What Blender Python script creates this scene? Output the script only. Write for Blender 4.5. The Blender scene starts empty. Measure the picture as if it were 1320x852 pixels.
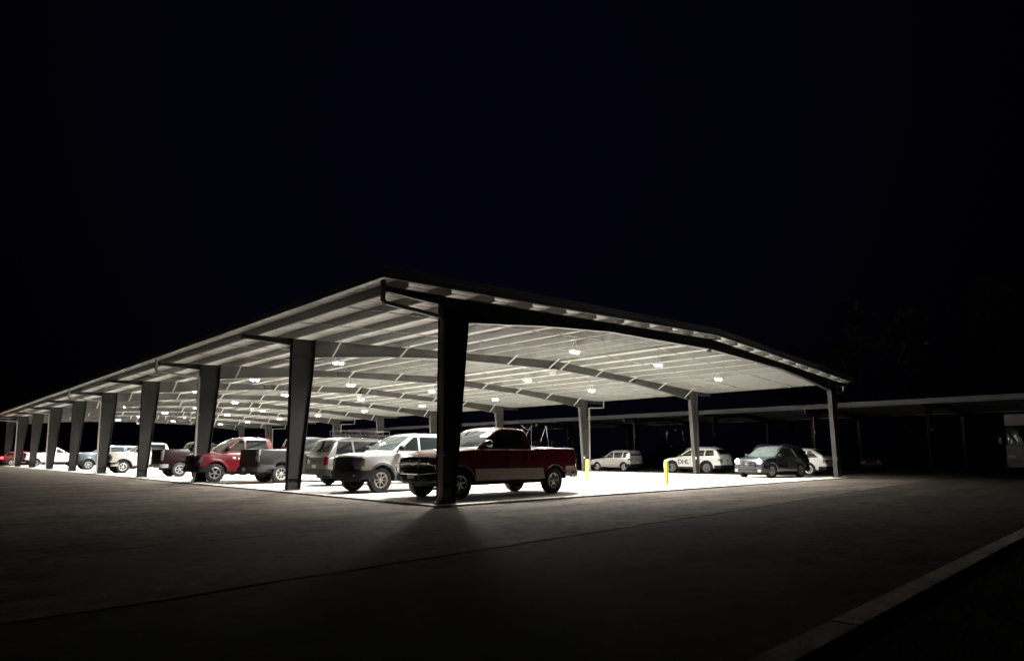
import bpy, math, random
from mathutils import Vector, Matrix
random.seed(7)
R = math.radians
sc = bpy.context.scene
COL = sc.collection

# ------------------------------------------------------------------ materials
def mat(name, col, rough=.6, metal=0., spec=.5, coat=0., emis=None, estr=0., noise=None, bump=0., nscale=8., alpha=None):
    m = bpy.data.materials.new(name); m.use_nodes = True
    nt = m.node_tree; b = nt.nodes['Principled BSDF']
    b.inputs['Base Color'].default_value = (*col, 1)
    b.inputs['Roughness'].default_value = rough
    b.inputs['Metallic'].default_value = metal
    b.inputs['Specular IOR Level'].default_value = spec
    b.inputs['Coat Weight'].default_value = coat
    b.inputs['Coat Roughness'].default_value = .04
    if emis:
        b.inputs['Emission Color'].default_value = (*emis, 1)
        b.inputs['Emission Strength'].default_value = estr
    if noise or bump:
        tc = nt.nodes.new('ShaderNodeTexCoord')
        n = nt.nodes.new('ShaderNodeTexNoise'); n.inputs['Scale'].default_value = nscale
        n.inputs['Detail'].default_value = 8; n.inputs['Roughness'].default_value = .65
        nt.links.new(tc.outputs['Object'], n.inputs['Vector'])
        if noise:
            r = nt.nodes.new('ShaderNodeValToRGB')
            r.color_ramp.elements[0].position = .3; r.color_ramp.elements[1].position = .7
            r.color_ramp.elements[0].color = (*[c*(1-noise) for c in col], 1)
            r.color_ramp.elements[1].color = (*[min(1, c*(1+noise)) for c in col], 1)
            nt.links.new(n.outputs['Fac'], r.inputs['Fac'])
            nt.links.new(r.outputs['Color'], b.inputs['Base Color'])
        if bump:
            n2 = nt.nodes.new('ShaderNodeTexNoise'); n2.inputs['Scale'].default_value = nscale*6
            n2.inputs['Detail'].default_value = 6
            nt.links.new(tc.outputs['Object'], n2.inputs['Vector'])
            bp = nt.nodes.new('ShaderNodeBump'); bp.inputs['Strength'].default_value = bump
            bp.inputs['Distance'].default_value = .02
            nt.links.new(n2.outputs['Fac'], bp.inputs['Height'])
            nt.links.new(bp.outputs['Normal'], b.inputs['Normal'])
    return m

def ground_mat(name, col, patch, stain, fine=90., bumpd=.004, rough=.95, joints=None):
    """mottled paving: large patches, finer grain, dark stains, aggregate bump"""
    m = bpy.data.materials.new(name); m.use_nodes = True
    nt = m.node_tree; N = nt.nodes; L = nt.links; b = N['Principled BSDF']
    tc = N.new('ShaderNodeTexCoord')
    def noise(scale, det=6, ro=.6, vec=None):
        n = N.new('ShaderNodeTexNoise'); n.inputs['Scale'].default_value = scale
        n.inputs['Detail'].default_value = det; n.inputs['Roughness'].default_value = ro
        L.new(vec or tc.outputs['Object'], n.inputs['Vector']); return n
    def ramp(src, p0, c0, p1, c1):
        r = N.new('ShaderNodeValToRGB'); e = r.color_ramp.elements
        e[0].position = p0; e[1].position = p1; e[0].color = (*c0, 1); e[1].color = (*c1, 1)
        L.new(src, r.inputs['Fac']); return r.outputs['Color']
    def mul(a, c, f=1.):
        x = N.new('ShaderNodeMix'); x.data_type = 'RGBA'; x.blend_type = 'MULTIPLY'
        x.inputs['Factor'].default_value = f
        L.new(a, x.inputs[6]); L.new(c, x.inputs[7]); return x.outputs[2]
    base = ramp(noise(.35).outputs['Fac'], .3, [c*(1-patch) for c in col], .7, [c*(1+patch) for c in col])
    g = ramp(noise(fine, 3).outputs['Fac'], .25, (.55,)*3, .8, (1.3,)*3)
    s = ramp(noise(1.3, 8, .7).outputs['Fac'], .32, (1-stain,)*3, .5, (1, 1, 1))
    mp = N.new('ShaderNodeMapping'); mp.inputs['Scale'].default_value = (.06, 1.1, 1)
    L.new(tc.outputs['Object'], mp.inputs['Vector'])
    st = ramp(noise(1., 5, .6, mp.outputs['Vector']).outputs['Fac'], .35, (1-stain*.6,)*3, .62, (1, 1, 1))
    md = ramp(noise(fine*.13, 6, .75).outputs['Fac'], .34, (.55,)*3, .66, (1.4,)*3)
    c = mul(mul(mul(mul(base, g, .8), s), st), md)
    L.new(c, b.inputs['Base Color'])
    b.inputs['Roughness'].default_value = rough
    b.inputs['Specular IOR Level'].default_value = .06
    bp = N.new('ShaderNodeBump'); bp.inputs['Strength'].default_value = .6; bp.inputs['Distance'].default_value = bumpd
    L.new(noise(fine*1.4, 4).outputs['Fac'], bp.inputs['Height']); L.new(bp.outputs['Normal'], b.inputs['Normal'])
    return m

M = {}
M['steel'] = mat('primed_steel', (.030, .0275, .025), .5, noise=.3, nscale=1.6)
M['nearsteel'] = mat('near_side_steel', (.0085, .0071, .0068), .65, spec=.25, noise=.45, nscale=1.1, bump=.3)  # darker, browner steel for the near-side columns and outriggers
M['purlin'] = mat('galvanised_purlin', (.26, .26, .25), .5, noise=.15, nscale=3)
M['brace'] = mat('galvanised_brace', (.55, .54, .5), .5)
M['deck'] = mat('white_roof_deck', (.88, .895, .87), .5, noise=.04, nscale=1.5)
M['darkdeck'] = mat('dark_roof_deck', (.010, .010, .010), .7)  # near-black colour for the far canopy's deck and purlins
M['trim'] = mat('grey_trim', (.2, .21, .24), .45)
M['gutter'] = mat('grey_gutter', (.2, .205, .22), .45)
M['pipe'] = mat('downspout_paint', (.28, .26, .235), .5)
M['dtrim'] = mat('far_trim', (.2, .2, .22), .5)
M['lens'] = mat('lamp_lens', (.9, .9, .9), .4, emis=(1, .98, .93), estr=130.)
M['fixture'] = mat('fixture_housing', (.7, .7, .68), .5)
M['whiteplastic'] = mat('white_plastic', (.75, .75, .72), .4)
M['yellow'] = mat('yellow_bollard_sleeve', (.68, .56, .07), .5, noise=.18, nscale=5)
M['tyre'] = mat('tyre_rubber', (.017, .017, .018), .8, spec=.3, noise=.2, nscale=14)
M['dark'] = mat('dark_underbody', (.006, .006, .006), .8)
M['blackpl'] = mat('black_plastic', (.010, .010, .011), .5, spec=.2)
M['chrome'] = mat('chrome', (.62, .61, .6), .16, metal=1.)
M['alloy'] = mat('alloy_wheel', (.5, .49, .48), .3, metal=.85)
M['alloy_bright'] = mat('bright_alloy_wheel', (.72, .71, .68), .32, metal=.6)
M['glass'] = mat('tinted_glass', (.008, .01, .01), .035, spec=.6)
M['wglass'] = mat('windshield_glass', (.028, .036, .034), .04, spec=.75)
M['redlens'] = mat('red_lens', (.13, .003, .006), .15, coat=.6)
M['redlit'] = mat('lit_red_lens', (.5, .01, .01), .3, emis=(1, .05, .05), estr=9.)
M['clear'] = mat('headlamp_lens', (.4, .4, .4), .12, metal=.75, coat=.8)
M['headlit'] = mat('lit_headlamp', (.9, .9, .9), .2, emis=(1, .98, .93), estr=90.)
M['runlit'] = mat('lit_running_lamp', (.9, .8, .7), .2, emis=(1, .7, .55), estr=1.6)
M['amber'] = mat('amber_lens', (.5, .14, .01), .2)
M['plate'] = mat('licence_plate', (.6, .6, .6), .5)
M['beige'] = mat('beige_rocker_paint', (.36, .31, .27), .4, coat=.3)
M['cladding'] = mat('grey_cladding', (.02, .02, .021), .6)
M['seam'] = mat('panel_gap', (.004, .004, .004), .8)
M['logo'] = mat('white_decal', (.75, .75, .75), .5)
M['letter'] = mat('dark_lettering', (.03, .035, .04), .5)
M['bark'] = mat('bark', (.05, .04, .03), .9)
M['leaf'] = mat('foliage', (.04, .055, .025), .9, spec=.05, noise=.4, nscale=.6)
M['grass'] = mat('grass_blades', (.045, .055, .02), .8)
M['soil'] = ground_mat('lawn_soil', (.03, .03, .018), .3, .4, 30, .02)
M['asphalt'] = ground_mat('asphalt', (.078, .065, .055), .28, .6, 48)
M['apron'] = ground_mat('worn_apron_paving', (.152, .128, .108), .25, .6, 44)
M['slab'] = ground_mat('concrete_slab', (.57, .54, .485), .06, .2, 60, .002, .7)
M['kerb'] = ground_mat('concrete_kerb', (.62, .54, .44), .12, .35, 50)
M['tar'] = mat('tar_seam', (.012, .011, .011), 1., spec=0.)
M['rvwhite'] = mat('coach_white_paint', (.42, .42, .41), .4, coat=.2, noise=.05)

def paint(name, col, rough=.3, metal=0., coat=.9, spec=.5):
    return mat(name, col, rough, metal, coat=coat, spec=spec)

# ------------------------------------------------------------------ object helpers
def link(name, verts, faces, mats, parent=None, midx=None, smooth=False, bevel=0.):
    me = bpy.data.meshes.new(name)
    me.from_pydata([tuple(v) for v in verts], [], faces)
    if not isinstance(mats, (list, tuple)): mats = [mats]
    for m in mats: me.materials.append(m)
    if midx: me.polygons.foreach_set('material_index', midx)
    if smooth: me.polygons.foreach_set('use_smooth', [True]*len(me.polygons))
    me.update()
    o = bpy.data.objects.new(name, me); COL.objects.link(o)
    if parent: o.parent = parent
    if bevel:
        b = o.modifiers.new('bevel', 'BEVEL'); b.width = bevel; b.segments = 2; b.limit_method = 'ANGLE'
    return o

def empty(name, loc, rz=0., label=None, cat=None, group=None):
    o = bpy.data.objects.new(name, None); COL.objects.link(o)
    o.location = loc; o.rotation_euler = (0, 0, rz)
    o.empty_display_size = .2
    if label: o['label'] = label
    if cat: o['category'] = cat
    if group: o['group'] = group
    return o

def tag(o, label, cat, group=None):
    o['label'] = label; o['category'] = cat
    if group: o['group'] = group
    return o

class MB:
    def __init__(s): s.v = []; s.f = []; s.m = []
    def add(s, vs, fs, mi=0):
        n = len(s.v); s.v += [tuple(v) for v in vs]
        s.f += [tuple(i+n for i in f) for f in fs]; s.m += [mi]*len(fs); return s
    def box(s, x0, x1, y0, y1, z0, z1, mi=0):
        vs = [(x, y, z) for x in (x0, x1) for y in (y0, y1) for z in (z0, z1)]
        return s.add(vs, [(0, 1, 3, 2), (4, 6, 7, 5), (0, 4, 5, 1), (2, 3, 7, 6), (0, 2, 6, 4), (1, 5, 7, 3)], mi)
    def prism(s, poly, y0, y1, mi=0):           # poly in (x,z), extruded along y
        n = len(poly)
        vs = [(x, y0, z) for x, z in poly] + [(x, y1, z) for x, z in poly]
        fs = [tuple(range(n)), tuple(range(2*n-1, n-1, -1))] + [(i, i+n, (i+1) % n+n, (i+1) % n) for i in range(n)]
        return s.add(vs, fs, mi)
    def bar(s, a, b, w, h=None, mi=0):          # square bar between points
        a = Vector(a); b = Vector(b); d = (b-a).normalized(); h = h or w
        u = d.cross(Vector((0, 0, 1)));
        if u.length < 1e-3: u = Vector((1, 0, 0))
        u.normalize(); v = d.cross(u)
        vs = []
        for p in (a, b):
            for i, j in ((-1, -1), (1, -1), (1, 1), (-1, 1)): vs.append(p+u*i*w/2+v*j*h/2)
        return s.add(vs, [(3, 2, 1, 0), (4, 5, 6, 7), (0, 1, 5, 4), (1, 2, 6, 5), (2, 3, 7, 6), (3, 0, 4, 7)], mi)
    def tube(s, pts, r, n=8, mi=0, cap=True):
        pts = [Vector(p) for p in pts]; k0 = len(s.v); rings = []
        for i, p in enumerate(pts):
            d = (pts[min(i+1, len(pts)-1)]-pts[max(i-1, 0)]).normalized()
            u = d.cross(Vector((0, 0, 1)))
            if u.length < 1e-2: u = d.cross(Vector((0, 1, 0)))
            u.normalize(); v = d.cross(u)
            rr = r[i] if isinstance(r, (list, tuple)) else r
            rings.append([p+(u*math.cos(2*math.pi*j/n)+v*math.sin(2*math.pi*j/n))*rr for j in range(n)])
        vs = [q for ring in rings for q in ring]; fs = []
        for i in range(len(pts)-1):
            for j in range(n): fs.append((i*n+j, i*n+(j+1) % n, (i+1)*n+(j+1) % n, (i+1)*n+j))
        if cap: fs += [tuple(range(n-1, -1, -1)), tuple((len(pts)-1)*n+j for j in range(n))]
        return s.add(vs, fs, mi)
    def lathe(s, prof, axis='y', n=28, c=(0, 0, 0), mi=0, closed=False):   # prof: (r, a)
        vs = []; fs = []; k = len(prof)
        for j in range(n):
            t = 2*math.pi*j/n; cs, sn = math.cos(t), math.sin(t)
            for r, a in prof:
                if axis == 'y': vs.append((c[0]+r*cs, c[1]+a, c[2]+r*sn))
                elif axis == 'z': vs.append((c[0]+r*cs, c[1]+r*sn, c[2]+a))
                else: vs.append((c[0]+a, c[1]+r*cs, c[2]+r*sn))
        for j in range(n):
            for i in range(k if closed else k-1):
                i2 = (i+1) % k; j2 = (j+1) % n
                fs.append((j*k+i, j*k+i2, j2*k+i2, j2*k+i))
        return s.add(vs, fs, mi)
    def build(s, name, mats, parent=None, smooth=False, bevel=0.):
        return link(name, s.v, s.f, mats, parent, s.m, smooth, bevel)

def autosmooth(o, ang=35):
    me = o.data
    me.polygons.foreach_set('use_smooth', [True]*len(me.polygons))
    try: me.set_sharp_from_angle(angle=R(ang))
    except Exception: pass
    return o

# ------------------------------------------------------------------ camera and world
cam = bpy.data.cameras.new('camera'); co = bpy.data.objects.new('camera', cam); COL.objects.link(co)
co.location = (-10.034, -12.942, 1.22); co.rotation_euler = (math.pi/2+.1034, 0, -.7718)
cam.sensor_width = 36; cam.lens = 36*828.66/1320; cam.shift_y = 74/1320
cam.clip_start = .05; cam.clip_end = 2000
sc.camera = co
w = bpy.data.worlds.new('World'); sc.world = w; w.use_nodes = True
nt = w.node_tree; bg = nt.nodes['Background']
tc = nt.nodes.new('ShaderNodeTexCoord')
dp = nt.nodes.new('ShaderNodeVectorMath'); dp.operation = 'DOT_PRODUCT'
dv = Vector((.60, .66, .45)).normalized(); dp.inputs[1].default_value = dv
nt.links.new(tc.outputs['Generated'], dp.inputs[0])
rp = nt.nodes.new('ShaderNodeValToRGB'); e = rp.color_ramp.elements
e[0].position = .74; e[0].color = (.0002, .0002, .0004, 1)
e[1].position = .99; e[1].color = (.0012, .0010, .0040, 1)
nt.links.new(dp.outputs['Value'], rp.inputs['Fac'])
nt.links.new(rp.outputs['Color'], bg.inputs['Color']); bg.inputs['Strength'].default_value = 1.
sc.view_settings.view_transform = 'Standard'; sc.view_settings.look = 'None'
sc.view_settings.exposure = 0; sc.view_settings.gamma = 1

# ------------------------------------------------------------------ setting
ZG = -.05                                  # paving level round the slab
W_, L_ = 27.54, 81.67
FY = [0.] + [k*9.1448-.6344 for k in range(1, 10)]

def sheet(name, x0, x1, y0, y1, z, m, kind='structure', thick=0.):
    mb = MB()
    if thick: mb.box(x0, x1, y0, y1, z-thick, z)
    else: mb.add([(x0, y0, z), (x1, y0, z), (x1, y1, z), (x0, y1, z)], [(0, 1, 2, 3)])
    o = mb.build(name, m); o['kind'] = kind; return o
sheet('ground', -700, 700, -700, 700, ZG-.03, M['soil'])
def quadsheet(name, pts, z, m):
    o = link(name, [(x, y, z) for x, y in pts], [tuple(range(len(pts)))], m); o['kind'] = 'structure'; return o
# darker road next to the kerb, paler worn paving up to the slab, meeting at a seam
SE = [(-120, -13.8), (-30, -7.9), (-6.7, -6.54), (6.6, -5.62), (100, .8)]
quadsheet('road', [(-120, -11.11), (160, -11.11), (160, 4.9), (100, .8), (6.6, -5.62), (-6.7, -6.54), (-30, -7.9), (-84, -11.11)], ZG, M['asphalt'])
quadsheet('paving', [(-84, -11.11), (-30, -7.9), (-6.7, -6.54), (6.6, -5.62), (100, .8), (160, 4.9), (160, 140), (-120, 140), (-120, -11.11)], ZG, M['apron'])
slab = MB().box(-.32, W_+.35, -.48, L_+.6, -.3, 0).build('floor', M['slab']); slab['kind'] = 'structure'
b = slab.modifiers.new('b', 'BEVEL'); b.width = .012; b.segments = 2
def strip(name, pts, wd, z, m, jit=.012):
    vs = []; fs = []; P = []
    for (a, b_) in zip(pts[:-1], pts[1:]):
        n = max(2, int(math.dist(a, b_)/.35))
        P += [(a[0]+(b_[0]-a[0])*i/n, a[1]+(b_[1]-a[1])*i/n) for i in range(n)]
    P.append(pts[-1]); off = 0
    for x, y in P:
        off = off*.8+random.uniform(-jit, jit)*1.5; h = wd/2*random.uniform(.55, 1.3)
        vs += [(x, y+off-h, z), (x, y+off+h, z)]
    fs = [(2*i, 2*i+2, 2*i+3, 2*i+1) for i in range(len(P)-1)]
    o = link(name, vs, fs, m); o['kind'] = 'structure'; return o
strip('paving_seam', [(-40, -8.5), (-6.7, -6.54), (6.6, -5.62), (60, -1.96)], .05, ZG+.004, M['tar'], .02)
strip('paving_seam', [(-14, -3.1), (-6.47, -1.85), (-4.6, -1.45), (-1.3, -.75)], .035, ZG+.004, M['tar'], .03)
strip('paving_seam', [(-9.5, -3.4), (-7.2, -2.9), (-4.4, -2.75), (-1.5, -2.3), (2.5, -2.2), (7.5, -1.7)], .03, ZG+.004, M['tar'], .05)
strip('paving_seam', [(-30, 3.5), (-16, 3.1), (-8, 2.4), (-3, 2.2), (-.5, 2.1)], .03, ZG+.004, M['tar'], .04)
strip('paving_seam', [(9.2, -11.0), (10.1, -8.4), (9.8, -6.2), (10.9, -3.6), (10.6, -.6)], .025, ZG+.004, M['tar'], .05)
strip('paving_seam', [(-.6, -.7), (-.6, 30), (-.62, 82)], .02, ZG+.004, M['tar'], .004)
for i_ in range(1, 6):
    o_ = sheet('slab_joint', W_*i_/6-.008, W_*i_/6+.008, -.47, L_+.55, .003, M['tar'])
for y_ in [y__ for a_, b__ in zip(FY[:-1], FY[1:]) for y__ in (a_, (a_+b__)/2)][1:]:
    o_ = sheet('slab_joint', -.31, W_+.34, y_-.007, y_+.007, .0045, M['tar'])
kb = MB(); kx = -60.
while kx < 120:
    n0 = len(kb.v); kb.prism([(0, -.3), (0, .02), (.03, .05), (.22, .05), (.235, .02), (.235, -.3)], 0, 1)
    dz_ = random.uniform(-.006, .006); dy_ = random.uniform(-.006, .006)
    kb.v[n0:] = [(kx+3.03*y, -11.11-x+dy_, z+dz_) for x, y, z in kb.v[n0:]]; kx += 3.05
k = kb.build('kerb', M['kerb']); k['kind'] = 'structure'
quadsheet('verge', [(-200, -11.345), (-200, -120), (200, -120), (200, -11.345)], .0, M['soil'])
# grass on the verge
gv = []; gf = []
for i in range(9000):
    x = random.uniform(-9.5, 12); y = random.uniform(-13.6, -11.36)
    if (x+10.03)**2+(y+12.94)**2 < 1.6: continue
    a = random.uniform(0, 6.28); h = random.uniform(.02, .07); t = random.uniform(-.03, .03); wd = .005
    n = len(gv); c, s_ = math.cos(a), math.sin(a)
    gv += [(x-c*wd, y-s_*wd, 0), (x+c*wd, y+s_*wd, 0), (x+t*s_, y-t*c, h)]; gf.append((n, n+1, n+2))
g = link('grass', gv, gf, M['grass']); g['kind'] = 'stuff'
g['label'] = 'short dark grass on the verge behind the kerb'; g['category'] = 'grass'

# ------------------------------------------------------------------ canopies
def make_canopy(X0, width, fy, label, dz=0., braces=True, brace_x=None, ds_near=(), ds_far=(), trimmat=None, y_end=None, yoff=0., gutmat=None, deckmat=None, purmat=None, fascia=0.):
    root = empty('parking_canopy', (X0, 0, dz), 0, label, 'carport canopy')
    W = width; e_ = 1.78; gy0 = fy[0]-.36; gy1 = fy[-1]+.5; mid = W/2
    zd = lambda x: 5.47+.0437*(min(x, W-x)+1.8)
    rt = lambda x: zd(x)-.255
    trimmat = trimmat or M['trim']; gutmat = gutmat or M['gutter']
    # rafter lower edge measured from the near knee, symmetric
    if W > 20: lower = [(.88, 4.70), (3.86, 5.03), (7.05, 5.29), (9.7, 5.36), (mid, 5.47)]
    else: lower = [(.8, 4.75), (3., 5.08), (mid, 5.25)]
    lower = lower+[(W-x, z) for x, z in lower[-2::-1]]
    s = .012
    def ftube(pts, y0, y1, t, m, mb):           # flange following polyline in xz
        for a, b_ in zip(pts[:-1], pts[1:]):
            d = Vector((b_[0]-a[0], b_[1]-a[1])); n = Vector((-d.y, d.x)).normalized()*t
            mb.prism([a, b_, (b_[0]+n.x, b_[1]+n.y), (a[0]+n.x, a[1]+n.y)], y0, y1, m)
    # rafter mesh
    rb = MB()
    up = [(.86, rt(.86)-.014), (mid, rt(mid)-.014), (W-.86, rt(.86)-.014)]
    rb.prism(lower+up[::-1], -.005, .005)
    ftube(lower, -.1, .1, .014, 0, rb); ftube(up, -.1, .1, .014, 0, rb)
    for x in (mid,): rb.box(x-.012, x+.012, -.1, .1, 5.46 if W > 20 else 5.27, rt(x)-.01)
    for q in ([.25, .5, .75] if W > 20 else []):
        for xx in (W*q,): rb.box(xx-.01, xx+.01, -.09, .09, 5.37, rt(xx)-.02)
    cb = MB()                                   # near column at x=0, web widening inwards
    cb.prism([(.012, .03), (.45, .03), (.845, 4.69), (.845, rt(.86)), (.012, rt(0))], -.005, .005)
    cb.box(0, .012, -.11, .11, .03, rt(0)-.004)
    ftube([(.45, .03), (.845, 4.69)], -.11, .11, -.014, 0, cb); cb.box(.845, .859, -.11, .11, 4.69, rt(.86)+.0)
    cb.box(.014, .845, -.1, .1, 4.69, 4.702); cb.box(.02, .47, -.1, .1, .40, .41)
    bp = MB().box(-.06, .53, -.15, .15, 0, .03)
    for x in (.06, .42):
        for y in (-.1, .1): bp.lathe([(0, .075), (.018, .075), (.018, .03)], 'z', 6, (x, y, 0))
    ob = MB()                                   # eave outrigger
    ob.prism([(-.003, 5.06), (-.003, rt(0)-.012), (-1.70, rt(-1.7)-.012), (-1.70, 5.12)], -.005, .005)
    ftube([(-1.70, 5.10), (-.003, 5.045)], -.08, .08, .012, 0, ob); ftube([(-1.70, rt(-1.7)-.013), (-.003, rt(0)-.013)], -.08, .08, .012, 0, ob)
    ob.box(-1.72, -1.70, -.09, .09, 5.08, rt(-1.7)+.01)
    mir = lambda mb: [(W-x, y, z) for x, y, z in mb.v]
    flip = lambda mb: [f[::-1] for f in mb.f]
    col_me = cb.build('tmp', M['nearsteel']); base_me = bp.build('tmp', M['steel']); out_me = ob.build('tmp', M['nearsteel'])
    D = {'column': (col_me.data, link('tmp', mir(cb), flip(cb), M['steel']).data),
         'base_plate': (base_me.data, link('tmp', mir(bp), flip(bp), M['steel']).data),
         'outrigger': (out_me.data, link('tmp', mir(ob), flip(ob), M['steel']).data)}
    for o in [o for o in COL.objects if o.name.startswith('tmp')]: bpy.data.objects.remove(o)
    raf = rb.build('tmp', M['steel']); rafme = raf.data; bpy.data.objects.remove(raf)
    def inst(name, me, parent, loc=(0, 0, 0)):
        o = bpy.data.objects.new(name, me); COL.objects.link(o); o.parent = parent; o.location = loc; return o
    def lz(x):
        for a, b_ in zip(lower[:-1], lower[1:]):
            if a[0] <= x <= b_[0]: return a[1]+(b_[1]-a[1])*(x-a[0])/(b_[0]-a[0])
        return 5.
    for fi, y in enumerate(fy):
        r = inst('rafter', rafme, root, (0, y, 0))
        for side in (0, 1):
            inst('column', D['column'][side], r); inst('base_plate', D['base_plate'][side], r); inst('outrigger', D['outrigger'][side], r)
        if braces and fi > 0:
            for x in brace_x:
                z0 = lz(x)+.02; z1 = zd(x)-.24
                mb = MB().bar((x, -.06, z0), (x+.02, -.72, z1), .05, .05)
                mb.build('flange_brace', M['brace'], r)
    # purlins
    if W > 20: px = [.08, 1.56, 3.05, 4.53, 6.0, 7.5, 9.0, 10.48, 11.97, 13.42]
    else: px = [.08+1.48*i for i in range(int((mid-.3)/1.48)+1)]
    px = [-1.25]+px; px = px+[W-x for x in px[::-1]]
    for x in px:
        z = zd(x); sg = 1 if x < mid else -1
        mb = MB().box(x-.004, x+.004, gy0+.02, gy1-.02, z-.25, z-.002)
        mb.box(*sorted((x+.004*sg, x+.07*sg)), gy0+.02, gy1-.02, z-.25, z-.244)
        mb.box(*sorted((x-.004*sg, x-.065*sg)), gy0+.02, gy1-.02, z-.009, z-.003)
        mb.box(*sorted((x+.062*sg, x+.07*sg)), gy0+.02, gy1-.02, z-.244, z-.226)
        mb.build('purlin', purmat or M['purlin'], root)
    # bridging angles across the purlins
    for a, b_ in zip(fy[:-1], fy[1:]):
        for f in ((1/3, 2/3) if W > 20 else (.5,)):
            mb = MB(); y = a+(b_-a)*f
            for xa, xb in ((-1.25, mid-.35), (mid+.35, W+1.25)):
                mb.bar((xa, y, zd(xa)-.2), (xb, y, zd(xb)-.2), .028, .028)
            mb.build('bridging', purmat or M['purlin'], root)
    # ribbed roof decks
    for side in (0, 1):
        xa, xb = (-e_, mid) if side == 0 else (W+e_, mid)
        vs = []; fs = []; y = gy0; rows = []
        while y < gy1:
            rows += [(y, 0), (y+.19, 0), (y+.215, .03), (y+.28, .03)]; y += .305
        rows.append((gy1, 0))
        rows = [(min(yy, gy1), h) for yy, h in rows]
        for yy, h in rows:
            vs += [(xa, yy, zd(xa)+h+.0), (xb, yy, zd(mid)+h)]
        n = len(vs)
        vs += [(x_, y_, z_+.006) for x_, y_, z_ in vs]
        fs = [(2*i, 2*i+1, 2*i+3, 2*i+2) for i in range(len(rows)-1)]
        fs += [(n+2*i, n+2*i+2, n+2*i+3, n+2*i+1) for i in range(len(rows)-1)]
        fs += [(2*i, 2*i+2, n+2*i+2, n+2*i) for i in range(len(rows)-1)]
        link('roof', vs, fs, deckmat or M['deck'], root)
    mb = MB(); mb.prism([(mid-.25, zd(mid)+.03), (mid, zd(mid)+.075), (mid+.25, zd(mid)+.03), (mid, zd(mid)+.06)], gy0, gy1)
    mb.build('ridge_cap', trimmat, root)
    # rake trims
    for yy, sg in ((gy0, -1), (gy1, 1)):
        mb = MB()
        pr = [(-e_-.14, zd(-e_)), (mid, zd(mid)), (W+e_+.14, zd(-e_))]
        def band(z0, z1, ya, yb):
            for a, b_ in zip(pr[:-1], pr[1:]):
                mb.prism([(a[0], a[1]+z0), (b_[0], b_[1]+z0), (b_[0], b_[1]+z1), (a[0], a[1]+z1)], *sorted((yy+sg*ya, yy+sg*yb)))
        band(-.13, .01, .0, .02); band(.01, .12, .0, .05); band(.12, .135, -.08, .065); band(-.14, -.13, -.05, .03)
        mb.build('rake_trim', trimmat, root)
    # gutters
    for sg, x0 in ((-1, -e_), (1, W+e_)):
        z = zd(-e_)
        prof = [(0, -.13), (.15, -.13), (.165, .05), (.13, .085), (.13, .05), (.14, -.115), (.0, -.115)]
        mb = MB().prism([(x0+sg*a, z+b_+.02) for a, b_ in prof][::sg], gy0, gy1)
        if fascia: mb.box(*sorted((x0-sg*.02, x0+sg*.04)), gy0, gy1, z-.12-fascia, z-.09)
        mb.build('gutter', gutmat, root)
    # downspouts
    def spout(y, far):
        f = (lambda x: W-x) if far else (lambda x: x)
        yy = y-.02 if not yoff else y
        mb = MB(); yo = yy+(.2 if far and yy < 1 else -.16)
        pts = [(-1.86, 5.32), (-1.86, 4.83), (-1.80, 4.79), (-.16, 4.70), (-.09, 4.66), (-.09, .18), (-.2, .06)]
        for a, b_ in zip(pts[:-1], pts[1:]):
            mb.bar((f(a[0]), yo, a[1]), (f(b_[0]), yo, b_[1]), .085, .085)
        for z in (1.2, 3.): mb.box(*sorted((f(-.14), f(.02))), *sorted((yo-.05, yy)), z, z+.03)
        mb.build('downspout', M['pipe'], root)
    for k_ in ds_near: spout(fy[k_], 0)
    for k_ in ds_far: spout(fy[k_], 1)
    return root, zd, lz

c1, zd1, lz1 = make_canopy(0, W_, FY, 'huge lit steel carport canopy with ribbed white ceiling sheltering the parked cars',
    brace_x=[1.56, 4.53, 7.5, 10.48, 13.35, 14.2, 17.05, 20.05, 23.0, 26.0], ds_near=(0, 2, 4, 6, 8), ds_far=(0, 2, 4, 6, 8))
for i, y in enumerate(FY):                 # outlet boxes on the far columns, emergency lamps under the ridge
    if i < 5:
        MB().box(W_-.52, W_-.40, y-.14, y-.01, .93, 1.09).build('outlet_box', M['whiteplastic'], c1, bevel=.01)
    if i % 2 == 1:
        mb = MB().box(13.45, 13.73, y-.15, y+.02, 5.18, 5.34).bar((13.59, y-.06, 5.34), (13.59, y-.06, 5.47), .03)
        mb.lathe([(0, -.04), (.05, -.04), (.06, 0), (.06, .04)], 'y', 10, (13.5, y-.19, 5.4)).lathe([(0, -.04), (.05, -.04), (.06, 0), (.06, .04)], 'y', 10, (13.68, y-.19, 5.4))
        mb.build('emergency_light', M['whiteplastic'], c1)
FY2 = [-27.43, -18.29, -9.14]+FY[:]
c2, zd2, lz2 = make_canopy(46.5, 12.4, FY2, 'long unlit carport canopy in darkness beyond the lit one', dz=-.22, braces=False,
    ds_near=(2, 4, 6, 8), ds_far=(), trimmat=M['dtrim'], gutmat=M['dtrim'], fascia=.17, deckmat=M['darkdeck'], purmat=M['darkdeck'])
# columns of the second canopy reach down to the paving
ys2 = FY2
for i, y in enumerate(ys2):
    MB().box(-.06, .53, y-.15, y+.15, -.0, .17).build('footing', M['kerb'], c2)
    MB().box(-.12, -.012, y-.3, y-.2, 3.25, 3.42).build('wall_lamp', M['whiteplastic'], c2)

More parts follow.
